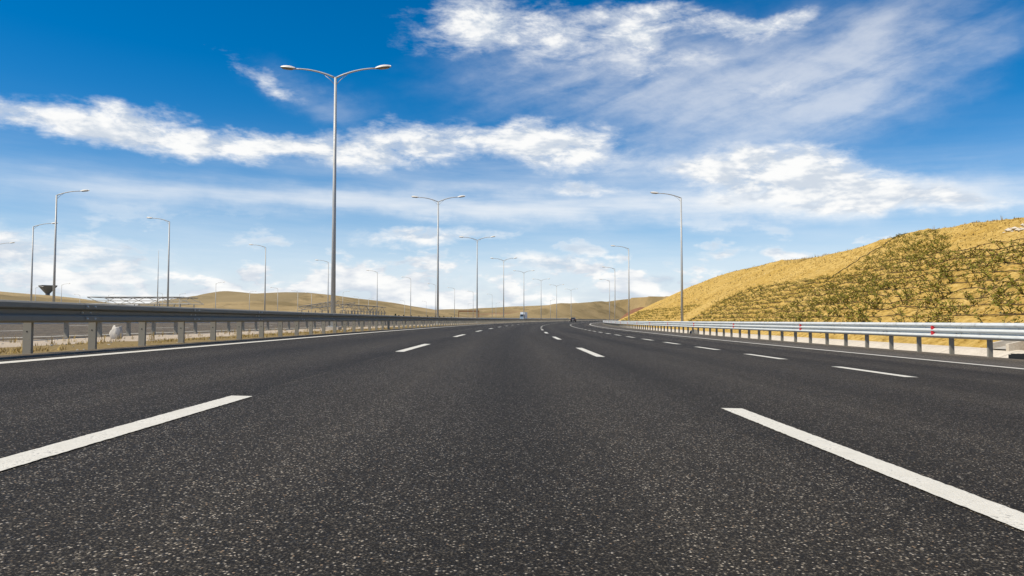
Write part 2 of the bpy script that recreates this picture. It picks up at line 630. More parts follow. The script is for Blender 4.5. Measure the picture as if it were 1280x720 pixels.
def terrain_z(x, y):
    u, s = US(x, y)
    z = 0.35
    for hx, hy, hz, sx, sy in HILLS:
        e = ((x - hx) / sx) ** 2 / 2 + ((y - hy) / sy) ** 2 / 2
        if e < 12: z += hz * math.exp(-e)
    if y > 300:
        k = min(1.0, (y - 300) / 300)
        z += k * (noise.fractal(Vector((x * 0.008, y * 0.008, 0.3)), 1.0, 2.0, 5) * 2.4)
        z = max(z, 0.3 + 0.1 * noise.noise(Vector((x * .02, y * .02, 0))))
    # distant rolling country
    far = math.hypot(x, y)
    if far > 1700: z += (far - 1700) * 0.007 * (0.8 + 0.5 * noise.noise(Vector((x * 0.0012, y * 0.0012, 5))))
    corr = max(abs(u + 8) - 60, 0) / 40
    if s < 760 and corr < 1: z = z * corr + (-1.6 + rise(s)) * (1 - corr)
    return z


def axis(lo, hi, fine_lo, fine_hi, step, grow):
    out = list(np.arange(fine_lo, fine_hi + step, step))
    st = step; v = out[-1]
    while v < hi: st *= grow; v += st; out.append(v)
    st = step; v = out[0]
    while v > lo: st *= grow; v -= st; out.insert(0, v)
    return [float(q) for q in out]


xs = axis(-5200, 5200, -420, 520, 8.0, 1.12)
ys = axis(-3500, 6500, -60, 900, 9.0, 1.07)
tv = [(x, y, terrain_z(x, y)) for y in ys for x in xs]
n = len(xs)
tf = [(j * n + i, j * n + i + 1, (j + 1) * n + i + 1, (j + 1) * n + i) for j in range(len(ys) - 1) for i in range(n - 1)]
me = bpy.data.meshes.new('terrain')
me.from_pydata(tv, [], tf)
me.materials.append(M_TERR)
me.polygons.foreach_set('use_smooth', [True] * len(me.polygons))
tag(put('terrain', me), kind='structure')

SS = [-40 + 4 * k for k in range(0, 30)] + [80 + 8 * k for k in range(0, 86)]
strip('ground', [-150, -110, -80, -55, -40, -29.0], SS,
      lambda u, s: 0.62 + 0.05 * math.sin(u * 0.7 + s * 0.05) - (2.2 if u < -140 else 0), M_TERR, kind='structure')

# ---------------------------------------------------------------- roads
road = strip('road', [-6.72, -5.9, -3.9, -2.0, -0.15, 1.73, 3.6, 5.48, 7.4, 9.30], SS, lambda u, s: own_z(u), M_ROAD, kind='structure')
strip('shoulder', [9.30, 10.6, 12.62], SS, lambda u, s: own_z(u) + 0.0, M_SHOULDER, kind='structure')
opp = strip('opposite_road', [-28.9, -26, -21, -17, -12.75], SS, lambda u, s: opp_z(u), M_OPP, kind='structure')
med_us = [-12.75, -12.3, -11.6, -10.8, -10.0, -9.3, -8.7, -8.0, -7.4, -7.05, -6.72]


def med_z(u, s):
    e = min(u + 12.75, -6.72 - u)
    base = 0.135 + 0.006 * (-12.4 - u) * 0 + (0.02 if -8.9 < u < -7 else 0)
    if e <= 0.01: return (opp_z(u) if u < -10 else own_z(u)) - 0.012
    return base + 0.045 * noise.noise(Vector((u * 0.9, s * 0.4, 0))) - (0.03 if -9.5 < u < -8.9 else 0)


SSM = [-20 + 1.0 * k for k in range(0, 140)] + [120 + 6 * k for k in range(0, 108)]
strip('median', med_us, SSM, med_z, M_MEDIAN, kind='structure')


def marking(name, u0, u1, s0, s1, zf, parent):
    near = s1 < 20 and s1 > 2 and abs(u0) < 7
    k = int((s1 - s0) / .03) if near else max(1, int((s1 - s0) / 3))
    ss = [s0 + (s1 - s0) * i / k for i in range(k + 1)]
    mb = MB()
    c = P((u0 + u1) / 2, (s0 + s1) / 2)
    rows = []
    for s in ss:
        j0, j1 = ((random.gauss(0, .002), random.gauss(0, .002)) if near else (0, 0))
        rows.append([P(u0 + j0, s, zf(u0) + 0.005) - c, P(u1 + j1, s, zf(u1) + 0.005) - c])
    for a, b in zip(rows, rows[1:]):
        mb.quad(a[0], a[1], b[1], b[0])
    return mb.build(name, M_PAINT, parent, loc=c)


PER = 12.75
for (u, first) in ((-2.02, 5.75), (1.73, 5.72)):
    for k in range(0, 40):
        e = first + PER * k
        s0 = e - 4.6
        if k == 0: s0 = 0.6
        marking('lane_dash', u - 0.082, u + 0.082, s0, e, own_z, road)
for k in range(-1, 70):
    s0 = 10.1 + 4.75 * k
    marking('lane_dash', 5.39, 5.58, s0, s0 + 2.35, own_z, road)
for k in range(0, 60):
    s0 = -6 + 10 * k
    marking('edge_line', -5.89, -5.69, s0, s0 + 10, own_z, road)
    marking('edge_line', 9.08, 9.29, s0, s0 + 10, own_z, road)
    marking('edge_line', -13.62, -13.45, s0, s0 + 10, opp_z, opp)
    marking('edge_line', -24.85, -24.68, s0, s0 + 10, opp_z, opp)
for u in (-17.2, -20.95):
    for k in range(0, 40):
        marking('lane_dash', u - 0.075, u + 0.075, 9 + PER * k, 13.6 + PER * k, opp_z, opp)

# ---------------------------------------------------------------- right verge: gutter, planted hillside
def crest(s):
    pts = [(-60, 5.0), (0, 5.6), (20, 6.0), (41, 6.5), (52, 7.1), (60, 7.5), (68, 7.0), (80, 7.1), (100, 8.2), (141, 8.9), (165, 8.2), (185, 5.6), (205, 2.6), (230, 0.6), (260, 0.0)]
    for (a, b), (c, d) in zip(pts, pts[1:]):
        if a <= s <= c:
            t = (s - a) / (c - a); t = t * t * (3 - 2 * t)
            return b + (d - b) * t
    return 5.0 if s < 0 else 0.0


def hill_z(u, s):
    face = -0.33 + 0.5 * (u - 14.45)
    cz = crest(s)
    top = cz + 0.07 * (u - 30) * (1 if cz > 1 else 0.1)
    k = 0.55
    h = max(k - abs(face - top), 0) / k
    z = min(face, top) - h * h * k * 0.25
    w = min(1.0, max(0.0, (u - 14.5) / 2.5))
    p = P(u, s)
    ph = (face - .45) / 0.36
    berm = 0.0
    if 0 < s < 82 and face < top - .2 and z < 6.5:
        fr = ph - math.floor(ph)
        berm = (0.055 if s < 56 or z < 4 else 0.0) * (fr if fr > .35 else (1 - fr / .35) * .8) - .03
    z += w * (berm + 0.12 * noise.fractal(Vector((p.x * 0.5, p.y * 0.5, 1)), 1.0, 2.0, 4) + 0.09 * noise.noise(Vector((p.x * 1.7, p.y * 1.7, 4))) + 0.05 * noise.noise(Vector((p.x * 3.6, p.y * 3.6, 7))))
    return z


hu = [14.45 + 0.13 * k for k in range(0, 145)] + [33.5 + 1.2 * k for k in range(0, 12)] + [50, 58, 70, 90, 130]
hs_ = [-60 + 6 * k for k in range(0, 12)] + [12 + 0.25 * k for k in range(0, 266)] + [79 + 1.0 * k for k in range(0, 120)] + [200 + 4 * k for k in range(0, 28)]
hill = strip('hillside', hu, hs_, hill_z, M_HILL, kind='structure')
hill.data.polygons.foreach_set('use_smooth', [True] * len(hill.data.polygons))

gut = empty('drainage_gutter', P(13.5, 10, -0.34))
tag(gut, 'pale concrete roadside gutter running behind the right guardrail below the hillside', 'gutter')
gl = gut.location.copy()
SL = 3.0
for k in range(0, 60):
    s0 = 9 + SL * k
    mb = MB()
    prof = [(12.66, -0.325), (12.95, -0.40), (13.30, -0.46), (13.75, -0.40), (14.15, -0.25), (14.52, -0.20)]
    c = P(13.5, s0 + SL / 2) - gl
    c.z = 0
    for (ua, za), (ub, zb) in zip(prof, prof[1:]):
        a, b, d, e = (P(ua, s0 + 0.01, za), P(ub, s0 + 0.01, zb), P(ub, s0 + SL - 0.012, zb), P(ua, s0 + SL - 0.012, za))
        mb.quad(*[q - gl - c for q in (a, b, d, e)])
    ua, za = prof[-1]
    a, d = P(ua, s0 + .01, za), P(ua, s0 + SL - .012, za)
    a2, d2 = P(ua + .06, s0 + .01, za - .3), P(ua + .06, s0 + SL - .012, za - .3)
    mb.quad(*[q - gl - c for q in (a, a2, d2, d)])
    mb.build('gutter_slab', M_CONC, gut, loc=c)
strip('verge', [12.60, 12.66, 14.5], SS, lambda u, s: -0.33 if u < 12.61 else (-0.40 if u < 13 else -0.52), M_CONC_GREY, kind='structure')

# concrete chute coming down the slope
def chute(s, label, w=0.62):
    c = P(14.3, s, -0.25)
    root = empty('drain_chute', c, heading(s))
    tag(root, label, 'drain')
    us_ = [14.25 + 0.6 * k for k in range(0, 14)]
    zz = [max(hill_z(u, s) + 0.06, -0.19) for u in us_]
    bed = MB()
    for i in range(len(us_) - 1):
        x0, x1 = us_[i] - 14.3, us_[i + 1] - 14.3
        z0, z1 = zz[i] + .25, zz[i + 1] + .25
        bed.quad((x0, -w / 2, z0), (x1, -w / 2, z1), (x1, w / 2, z1), (x0, w / 2, z0))
    bed.build('channel_bed', M_CONC_GREY, root)
    for sgn in (-1, 1):
        mb = MB()
        for i in range(len(us_) - 1):
            x0, x1 = us_[i] - 14.3, us_[i + 1] - 14.3
            z0, z1 = zz[i] + .25, zz[i + 1] + .25
            ya, yb = sgn * w / 2, sgn * (w / 2 + 0.13)
            h = 0.16
            mb.quad((x0, ya, z0 + h), (x1, ya, z1 + h), (x1, yb, z1 + h), (x0, yb, z0 + h))
            mb.quad((x0, ya, z0 - .2), (x1, ya, z1 - .2), (x1, ya, z1 + h), (x0, ya, z0 + h))
            mb.quad((x0, yb, z0 - .3), (x1, yb, z1 - .3), (x1, yb, z1 + h), (x0, yb, z0 + h))
        x0 = us_[0] - 14.3; z0 = zz[0] + .25
        mb.quad((x0, sgn * w / 2, z0 - .2), (x0, sgn * (w / 2 + .13), z0 - .2), (x0, sgn * (w / 2 + .13), z0 + .16), (x0, sgn * w / 2, z0 + .16))
        mb.build('kerb_wall', M_CONC, root)


chute(21.8, 'pale concrete drain chute running down the slope behind the right guardrail')
cb = empty('catch_pit', P(13.35, 18.9, -0.44), heading(18.9))
tag(cb, 'black grated catch pit in the gutter at the right picture edge', 'drain')
MB().box(-.45, .45, -.42, .42, 0, .20).build('pit_wall', M_BLACK, cb)
for k in range(6):
    MB().box(-.40 + .15 * k, -.34 + .15 * k, -.40, .40, .20, .225).build('grate_bar', M_BLACK, cb)
cb2 = empty('catch_pit', P(12.9, 55.5, -0.40), heading(55))
tag(cb2, 'small black pipe outlet in the gutter below the nearest right lamp', 'drain')
MB().tube([(0, -.5, .12), (0, .3, .12)], [.22, .22], 12).build('pipe', M_BLACK, cb2)
MB().tube([(0, -.52, .12), (0, -.46, .12)], [.27, .27], 12).build('rim', M_CONC_GREY, cb2)

# ---------------------------------------------------------------- guardrails
W2 = [(0.004, .155), (0.05, .150), (0.083, .125), (0.083, .062), (0.070, .050), (0.004, .028), (0.0, -.028), (0.070, -.050), (0.083, -.062), (0.083, -.125), (0.05, -.150), (0.004, -.155)]
W3 = []
for k in range(3):
    zc = 0.15 - 0.15 * k
    W3 += [(0.004, zc + .068), (0.062, zc + .030), (0.080, zc + .012), (0.080, zc - .012), (0.062, zc - .030), (0.004, zc - .066)]
SEC = 4.02


def beam_mesh(name, prof, side, m):
    """one rail section, runs along +Y from 0, waves face +X*side"""
    mb = MB()
    n = len(prof)
    th = 0.004
    for y in (0.0, SEC + 0.03):
        for (d, z) in prof: mb.v.append((side * d, y, z))
        for (d, z) in prof: mb.v.append((side * (d - th - 0.002), y, z))
    T = 2 * n
    for i in range(n - 1):
        mb.f.append((i, i + 1, T + i + 1, T + i)); mb.m.append(0)
        mb.f.append((n + i + 1, n + i, T + n + i, T + n + i + 1)); mb.m.append(0)
    for i in (0, n - 1):
        mb.f.append((i, T + i, T + n + i, n + i)); mb.m.append(0)
    for y in (0, T):
        for i in range(n - 1):
            mb.f.append((y + i, y + n + i, y + n + i + 1, y + i + 1)); mb.m.append(0)
    return mb.mesh(name, m)


def splice_mesh(prof, side, m, bolts):
    mb = MB()
    n = len(prof)
    lo, hi = -0.16, 0.16
    k = len(mb.v)
    for y in (lo, hi):
        for (d, z) in prof: mb.v.append((side * (d + 0.005), y, z * 1.004))
    for i in range(n - 1):
        mb.f.append((k + i, k + i + 1, k + n + i + 1, k + n + i)); mb.m.append(0)
    for (d, z) in bolts:
        for y in (-.11, .11):
            mb.tube([(side * (d + .004), y, z), (side * (d + .022), y, z)], [.018, .013], 8, 1)
    return mb.mesh('splice', m)


def post_mesh(h, m, depth=0.12, fl=0.055, down=0.35):
    """C-section post: web across the road, two flanges along it; a dark bolt hole in the web"""
    mb = MB()
    t = 0.006
    mb.box(-depth / 2, depth / 2, 0, t, -down, h)
    mb.box(-depth / 2, -depth / 2 + t, t, fl, -down, h)
    mb.box(depth / 2 - t, depth / 2, t, fl, -down, h)
    mb.tube([(0, -0.003, h - 0.42), (0, 0.001, h - 0.42)], [.012, .012], 8, 1)
    return mb.mesh('post', m)


def spacer_mesh(side, h, z, m):
    mb = MB()
    w = 0.10
    mb.box(*sorted((side * 0.062, side * (0.062 + w))), 0.0, 0.008, z - h / 2, z + h / 2)
    mb.box(*sorted((side * 0.062, side * (0.062 + w))), 0.05, 0.058, z - h / 2, z + h / 2)
    mb.box(*sorted((side * (0.062 + w - .008), side * (0.062 + w))), 0.008, 0.05, z - h / 2, z + h / 2)
    return mb.mesh('spacer', m)


def guardrail(name, u, side, s0, s1, zf, prof, top, label, phase, m, mp, post_h, reflect=None, bolts=(), sp=1.675):
    """u of the posts; waves face +u*side"""
    base = P(u, s0, zf(u))
    root = empty(name, base)
    tag(root, label, 'guardrail', 'steel guardrails along the motorway')
    hh = (max(z for d, z in prof) - min(z for d, z in prof)) / 2
    zc = top - hh
    bm = beam_mesh('rail_beam', prof, side, m)
    sm = splice_mesh(prof, side, [m, M_GALV if m is M_GALV_SHADED else M_GALV_SHADED], bolts)  # bolts on the dark rail take the bright steel, glints put into colour
    pm = post_mesh(post_h, [mp, M_BLACK])
    sp_me = spacer_mesh(side, 2 * hh * 0.8, 0, mp)
    kf = R / (R - u)                       # arc length at u -> s
    off = 0.165
    L = s0
    s = s0
    while s < s1:
        p = P(u + side * off, s, zf(u) + zc) - base
        o = put('rail_beam', bm, root, p, heading(s + SEC / 2))
        q = put('splice', sm, o, (0, SEC, 0))
        s += SEC * kf
    k = 0
    s = phase
    while s > s0 + sp: s -= sp
    while s < s1:
        p = P(u, s, zf(u)) - base
        rz = heading(s) + random.uniform(-.03, .03)
        o = put('post', pm, root, p, rz)
        o.rotation_euler[1] = random.uniform(-.012, .012)
        put('spacer', sp_me, o, (0, 0, zc))
        s += sp * kf; k += 1
    if reflect:
        mb = MB()
        x = side * 0.012
        for zc_ in reflect[2]:
            mb.tri((side * .030, 0.0, zc_ + .058), (side * .030, 0, zc_ - .058), (side * .075, 0.0, zc_))
            mb.box(*sorted((side * .012, side * .075)), 0.001, 0.09, zc_ - .05, zc_ + .05)
        rm = mb.mesh('reflector', M_RED)
        s = reflect[0]
        while s < min(s1, 160):
            put('reflector', rm, root, P(u + side * off, s, zf(u) + zc) - base, heading(s))
            s += reflect[1]
    return root


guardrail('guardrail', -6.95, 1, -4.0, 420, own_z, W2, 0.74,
          'dark shaded two-wave steel guardrail along the left edge of the near carriageway', 10.88, M_GALV_SHADED, M_GALV_SHADED, 0.72,
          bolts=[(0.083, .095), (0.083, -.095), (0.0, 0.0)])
guardrail('guardrail', 12.35, -1, 4.0, 330, own_z, W3, 0.885,
          'bright three-wave guardrail with red reflectors along the right shoulder below the hillside', 19.05, M_GALV, M_GALV_SHADED, 0.84,
          reflect=(21.4, 10.1, (0.075, -0.075)), bolts=[(0.0, .075), (0.0, -.075)])
guardrail('guardrail', -12.45, -1, 6.0, 420, lambda u: 0.13, W2, 0.73,
          'guardrail beyond the median strip, edging the far carriageway, seen between the near posts', 19.3, M_GALV, M_GALV_SHADED, 0.70)
guardrail('guardrail', -28.6, 1, 30.0, 420, opp_z, W2, 0.73,
          'distant guardrail along the outer edge of the far carriageway', 31, M_GALV, M_GALV_SHADED, 0.70, sp=3.35)

# ---------------------------------------------------------------- street lamps
POLE_H = 13.65
pm = MB(); pm.tube([(0, 0, 0.05), (0, 0, 6), (0, 0, POLE_H)], [0.135, 0.105, 0.072], 12); POLE_ME = pm.mesh('pole', M_POLE, True)
bm_ = MB(); bm_.box(-.24, .24, -.24, .24, .16, .185)
for a in (-1, 1):
    for b in (-1, 1):
        bm_.tube([(a * .17, b * .17, .185), (a * .17, b * .17, .24)], .018, 6)
BASE_ME = bm_.mesh('base_plate', M_POLE)
ft = MB(); ft.box(-.38, .38, -.38, .38, -.3, .16); FOOT_ME = ft.mesh('footing', M_CONC)
hm = MB(); hm.box(-.045, .045, -.128, -.098, .75, 1.15); HATCH_ME = hm.mesh('hatch', M_GALV_SHADED)


def arm_mesh(sgn, L=2.2, up=0.52):
    mb = MB()
    pts = []
    for k in range(11):
        t = k / 10
        pts.append((sgn * L * t, 0, POLE_H - 0.03 + up * (1 - (1 - t) ** 2)))
    mb.tube(pts, [0.055 - 0.015 * k / 10 for k in range(11)], 8)
    mb.tube([(0, 0, POLE_H - .45), (sgn * .28, 0, POLE_H - .12), (sgn * .62, 0, POLE_H + .155)], .016, 6)
    return mb.mesh('arm', M_POLE, True)


def head_mesh(sgn):
    mb = MB()
    nx, ny = 10, 12
    L, W, H = 0.86, 0.17, 0.15
    rows = []
    for i in range(nx + 1):
        t = i / nx
        w = W * max(0.12, (math.sin(math.pi * min(1, 0.08 + t * 0.86)) ** 0.6))
        h = H * max(0.2, math.sin(math.pi * min(1, 0.10 + t * 0.80)) ** 0.7)
        row = []
        for j in range(ny + 1):
            a = math.pi * j / ny
            row.append((sgn * t * L, w * math.cos(a), h * math.sin(a)))
        i0 = len(mb.v); mb.v += row; rows.append(i0)
    for a, b in zip(rows, rows[1:]):
        for j in range(ny):
            mb.f.append((a + j, b + j, b + j + 1, a + j + 1)); mb.m.append(0)
    for r in (rows[0], rows[-1]):
        mb.f.append(tuple(r + j for j in range(ny + 1))); mb.m.append(0)
    return mb.mesh('lamp_head', M_HEAD, True)


def lens_mesh(sgn):
    mb = MB()
    n_ = 14
    top = [(sgn * (0.45 + 0.40 * math.cos(2 * math.pi * k / n_)), .155 * math.sin(2 * math.pi * k / n_), 0.004) for k in range(n_)]
    bot = [(sgn * (0.47 + 0.28 * math.cos(2 * math.pi * k / n_)), .10 * math.sin(2 * math.pi * k / n_), -0.065) for k in range(n_)]
    mb.v = top + bot
    for k in range(n_):
        mb.f.append((k, (k + 1) % n_, n_ + (k + 1) % n_, n_ + k)); mb.m.append(0)
    mb.f.append(tuple(range(n_, 2 * n_))); mb.m.append(0)
    mb.f.append(tuple(range(n_))); mb.m.append(0)
    return mb.mesh('lens', M_LENS)


ARM = {s: arm_mesh(s) for s in (-1, 1)}
HEAD = {s: head_mesh(s) for s in (-1, 1)}
LENS = {s: lens_mesh(s) for s in (-1, 1)}


def lamp(loc, rz, sides, label, group, hscale=1.0, foot=True):
    root = empty('street_lamp', loc, rz)
    tag(root, label, 'street lamp', group)
    if foot: put('footing', FOOT_ME, root)
    put('base_plate', BASE_ME, root)
    put('pole', POLE_ME, root)
    put('hatch', HATCH_ME, root)
    for s in sides:
        put('arm', ARM[s], root)
        h = put('lamp_head', HEAD[s], root, (s * 2.16, 0, POLE_H + .475))
        h.rotation_euler = (0, -s * rad(7), 0)
        put('lens', LENS[s], h)
    root.scale = (1, 1, hscale if len(sides) > 1 else .925)
    return root


ORD = ['nearest', 'second', 'third', 'fourth', 'fifth', 'sixth', 'seventh', 'eighth', 'ninth', 'tenth', 'eleventh', 'twelfth']
for k, d in enumerate([39.6, 81.5, 121, 163, 205, 247, 289, 331]):
    lab = 'tall twin-arm galvanised lamp in the median, nearest and largest in the picture' if k == 0 else \
          'twin-arm galvanised lamp in the median, %s from the camera' % ORD[k]
    lamp(P(-9.7, d, 0.14), heading(d), (-1, 1), lab, 'twin-arm lamps along the median')
for k, (u, s) in enumerate([(15.6, 74), (15.3, 126), (14.9, 174), (13.6, 222)]):
    lab = 'single-arm lamp behind the right guardrail, %s from the camera' % ORD[k]
    z = hill_z(u, s) if u > 14.5 else -0.4
    lamp(P(u, s, z - 0.05), heading(s), (-1,), lab, 'single-arm lamps along the right side')
for k, (x, y) in enumerate([(-44.5, 74), (-62.5, 99), (-84.5, 124)]):
    lab = 'far left single-arm lamp with arm to the right, %s' % ['beside the inverted-cone tower', 'left of the cone tower', 'at the picture edge'][k]
    lamp((x, y, 0.5), 0.15, (1,), lab, 'lamps on the far left ramp')
for k, (x, y) in enumerate([(-42.5, 94.5), (-41.0, 128), (-38, 161), (-33.2, 195), (-28.2, 225), (-24.6, 267), (-20, 301), (-14, 338), (-6, 378)]):
    lab = 'single-arm lamp with arm to the left beyond the far carriageway, %s of its row' % ORD[k]
    lamp((x, y, 0.55 + rise(y)), heading(y), (-1,), lab, 'lamps beyond the far carriageway')
far_px = [(271, 350, 1), (348, 357, -1), (373, 361, -1), (390, 364, -1), (429, 362, 1), (449, 369, -1), (461, 371, 1), (506, 374, -1), (48, 356, 1), (80, 352, 1), (103, 366, -1), (138, 366, 1), (313, 362, 1), (533, 375, -1), (585, 378, 1), (226, 365, 1), (205, 364, -1), (808 - 120, 373, 1), (620, 377, 1)]
for k, (px, py, sd) in enumerate(far_px):
    d = 13.7 * F / (401 - py)
    x = (px - 630) * d / F
    where = 'left of the nearest median lamp' if px < 415 else 'right of the nearest median lamp'
    side = 'right' if sd > 0 else 'left'
    lamp((x, d, 0.45), 0, (sd,), 'tiny distant lamp with arm to the %s, in front of the far hills' % side, 'tiny distant lamps, arm to the ' + side, foot=False)
mast = MB(); mast.tube([(0, 0, 0), (0, 0, 9), (0, 0, 18)], [.16, .11, .05], 10)
mo = mast.build('mast', M_POLE, None, True, loc=((199 - 630) * 190 / F, 190, .5))
tag(mo, 'bare thin mast without lamp beside the steel roof truss on the left', 'mast')

# ---------------------------------------------------------------- left background: truss roofs, tower, shrubs, gantry
M_TRUSS = mat('painted_truss', (0.27, 0.27, 0.25), 0.5)[0]
M_TRUSS_DK = mat('grey_truss', (0.13, 0.14, 0.15), 0.6)[0]
M_ROOFSHEET = mat('roof_sheet', (0.30, 0.31, 0.31), 0.5)[0]


def truss_roof(name, x0, x1, y, depth, zt, zb, bays, m, label, sloped=True, ncol=5, dz=0.0):
    root = empty(name, ((x0 + x1) / 2, y, 0.4))
    tag(root, label, 'roof frame')
    hw = (x1 - x0) / 2
    z0, z1 = zb - .4, zt - .4
    for yy in (0, depth):
        mb = MB(); mb.tube([(-hw, yy, z1), (hw - (1.8 if sloped else 0), yy, z1 + dz)], .14, 6); mb.build('top_chord', M_TRUSS_DK, root)
        mb = MB(); mb.tube([(-hw, yy, z0), (hw, yy, z0 + dz)], .12, 6); mb.build('bottom_chord', m, root)
        mb = MB(); mb.tube([(-hw, yy, (z0 + z1) / 2), (hw - .9, yy, (z0 + z1) / 2 + dz)], .07, 6); mb.build('middle_chord', m, root)
        for k in range(bays):
            xa = -hw + 2 * hw * k / bays; xb = -hw + 2 * hw * (k + 1) / bays
            da, db = dz * k / bays, dz * (k + 1) / bays
            mb = MB()
            mb.tube([(xa, yy, (z0 if k % 2 else z1) + da), (xb, yy, (z1 if k % 2 else z0) + db)], .08, 6)
            mb.build('diagonal', m, root)
    for k in range(bays + 1):
        xa = -hw + (2 * hw - 1.8) * k / bays
        mb = MB(); mb.tube([(xa, 0, z1 + dz * k / bays), (xa, depth, z1 + dz * k / bays)], .07, 6); mb.build('purlin', m, root)
    for k in range(ncol):
        xa = -hw + 2 * hw * (k + .5) / ncol
        for yy in (0, depth):
            mb = MB(); mb.tube([(xa, yy, -.6), (xa, yy, z0)], .16, 8); mb.build('column', m, root)
    return root


def wx(px, d): return (px - 630) * d / F
def wz(py, d): return CAM_H + (401 - py) * d / F


truss_roof('roof_truss', wx(112, 205), wx(240, 205), 205, 9, wz(371.5, 205), wz(379.5, 205), 7, M_TRUSS,
           'pale open steel roof truss standing above the left guardrail')
truss_roof('roof_truss', wx(374, 270), wx(424, 270), 270, 30, wz(383.5, 270), wz(388, 270), 8, M_TRUSS_DK,
           'dark grey lattice roof frame seen behind the nearest median lamp', False, 6, 2.2)
truss_roof('roof_truss', wx(426, 300), wx(473, 300), 300, 20, wz(380.0, 300), wz(388, 300), 9, M_TRUSS_DK,
           'grey lattice frame with many uprights right of the nearest median lamp', False, 12, -1.0)

d = 560
tw = empty('water_tower', (wx(63, d), d, wz(371, d)))
tag(tw, 'dark inverted-cone tower on the hill at far left', 'tower')
mb = MB(); mb.tube([(0, 0, 2.0), (0, 0, 7.6), (0, 0, 8.4)], [1.5, 7.0, 7.2], 4); mb.build('tank', M_TRUSS_DK, tw)
mb = MB(); mb.tube([(0, 0, -8), (0, 0, 2.1)], [1.7, 1.5], 8); mb.build('stem', M_TRUSS_DK, tw)

for k in range(16):
    px = 494 + 5.0 * k + random.uniform(-1, 1)
    d = 185 + 9 * k
    mb = MB()
    h = random.uniform(1.1, 1.6)
    for q in range(90):
        a = random.uniform(0, 6.28); zz = random.uniform(.15, 1) ** .8 * h
        r = .42 * (1 - (zz / h) * .75) * random.uniform(.5, 1.1)
        c = Vector((r * math.cos(a), r * math.sin(a), zz))
        e = Vector((random.uniform(-1, 1), random.uniform(-1, 1), random.uniform(-.4, 1))).normalized() * .2
        f_ = e.cross(Vector((random.uniform(-1, 1), random.uniform(-1, 1), .3))).normalized() * .09
        mb.tri(c - e * .5 + f_, c - e * .5 - f_, c + e)
    root = empty('young_shrub', (wx(px, d), d, .62 + rise(d)))
    tag(root, 'small dark young shrub in the row planted beyond the far carriageway', 'shrub', 'row of dark shrubs beyond the far carriageway')
    mb.build('crown', M_SHRUB, root)
    t_ = MB(); t_.tube([(0, 0, -.1), (0, 0, h * .5)], [.04, .02], 6); t_.build('trunk', M_TWIG, root)

d = 520
g = empty('gantry', (wx(586, d), d, .6))
tag(g, 'distant red-brown gantry spanning the far carriageway before the hills', 'gantry')
MB().box(-7.2, 7.2, -.5, .5, wz(389.7, d) - .6, wz(388.2, d) - .6).build('crossbeam', M_REDSOIL, g)
for sx in (-1, 1):
    MB().box(sx * 7 - .22, sx * 7 + .22, -.4, .45, -1, wz(389.6, d) - .6).build('leg', M_REDSOIL, g)

# ---------------------------------------------------------------- vehicles
M_CARPAINT = mat('dark_car_paint', (0.02, 0.021, 0.024), 0.3)[0]
M_GLASS = mat('car_glass', (0.03, 0.035, 0.04), 0.08)[0]
M_TYRE = mat('tyre', (0.015, 0.015, 0.015), 0.85)[0]
M_RIM = mat('wheel_rim', (0.45, 0.45, 0.46), 0.35, 0.8)[0]
M_TAIL = mat('tail_light', (0.45, 0.01, 0.01), 0.3)[0]
M_WHITE = mat('white_paint', (0.74, 0.76, 0.78), 0.4)[0]
M_BLUE = mat('blue_paint', (0.25, 0.34, 0.42), 0.5)[0]


def loft(mb, prof, xw, m=0):
    """prof: list of (y,z) outline, extruded to half widths xw per point"""
    n_ = len(prof)
    i0 = len(mb.v)
    for sx in (-1, 1):
        mb.v += [(sx * w, y, z) for (y, z), w in zip(prof, xw)]
    for k in range(n_):
        a, b = k, (k + 1) % n_
        mb.f.append((i0 + a, i0 + b, i0 + n_ + b, i0 + n_ + a)); mb.m.append(m)
    mb.f.append(tuple(i0 + k for k in reversed(range(n_)))); mb.m.append(m)
    mb.f.append(tuple(i0 + n_ + k for k in range(n_))); mb.m.append(m)


def wheel(root, x, y, r, w):
    o = MB().tube([(x - w / 2, y, r), (x + w / 2, y, r)], r, 16).build('wheel', M_TYRE, root)
    MB().tube([(x - w / 2 - .006, y, r), (x + w / 2 + .006, y, r)], r * .62, 12).build('rim', M_RIM, o)


s = 262
car = empty('car', P(-0.3, s, own_z(-0.3)), heading(s))
tag(car, 'small dark car driving away in the distance at the bend', 'car')
mb = MB()
loft(mb, [(-2.1, .35), (-2.15, .7), (-2.0, .98), (-1.3, 1.0), (.9, .92), (1.9, .78), (2.1, .6), (2.1, .32)], [.82, .86, .86, .88, .88, .84, .8, .8])
mb.build('body', M_CARPAINT, car)
mb = MB(); loft(mb, [(-1.95, .97), (-1.45, 1.43), (-.2, 1.5), (.4, 1.42), (1.1, .93)], [.78, .62, .62, .62, .76]); mb.build('cabin', M_CARPAINT, car)
MB().quad((-.66, -1.935, 1.03), (.66, -1.935, 1.03), (.55, -1.55, 1.38), (-.55, -1.55, 1.38)) if False else None
mb = MB(); mb.quad((-.64, -1.93, 1.02), (.64, -1.93, 1.02), (.54, -1.52, 1.40), (-.54, -1.52, 1.40)); mb.build('rear_window', M_GLASS, car)
for sx in (-1, 1):
    MB().box(sx * .72 - .07, sx * .72 + .07, -2.17, -2.08, .72, .92).build('tail_light', M_TAIL, car)
    for y in (-1.3, 1.35): wheel(car, sx * .74, y, .32, .22)
MB().box(-.26, .26, -2.175, -2.12, .55, .67).build('number_plate', M_WHITE, car)

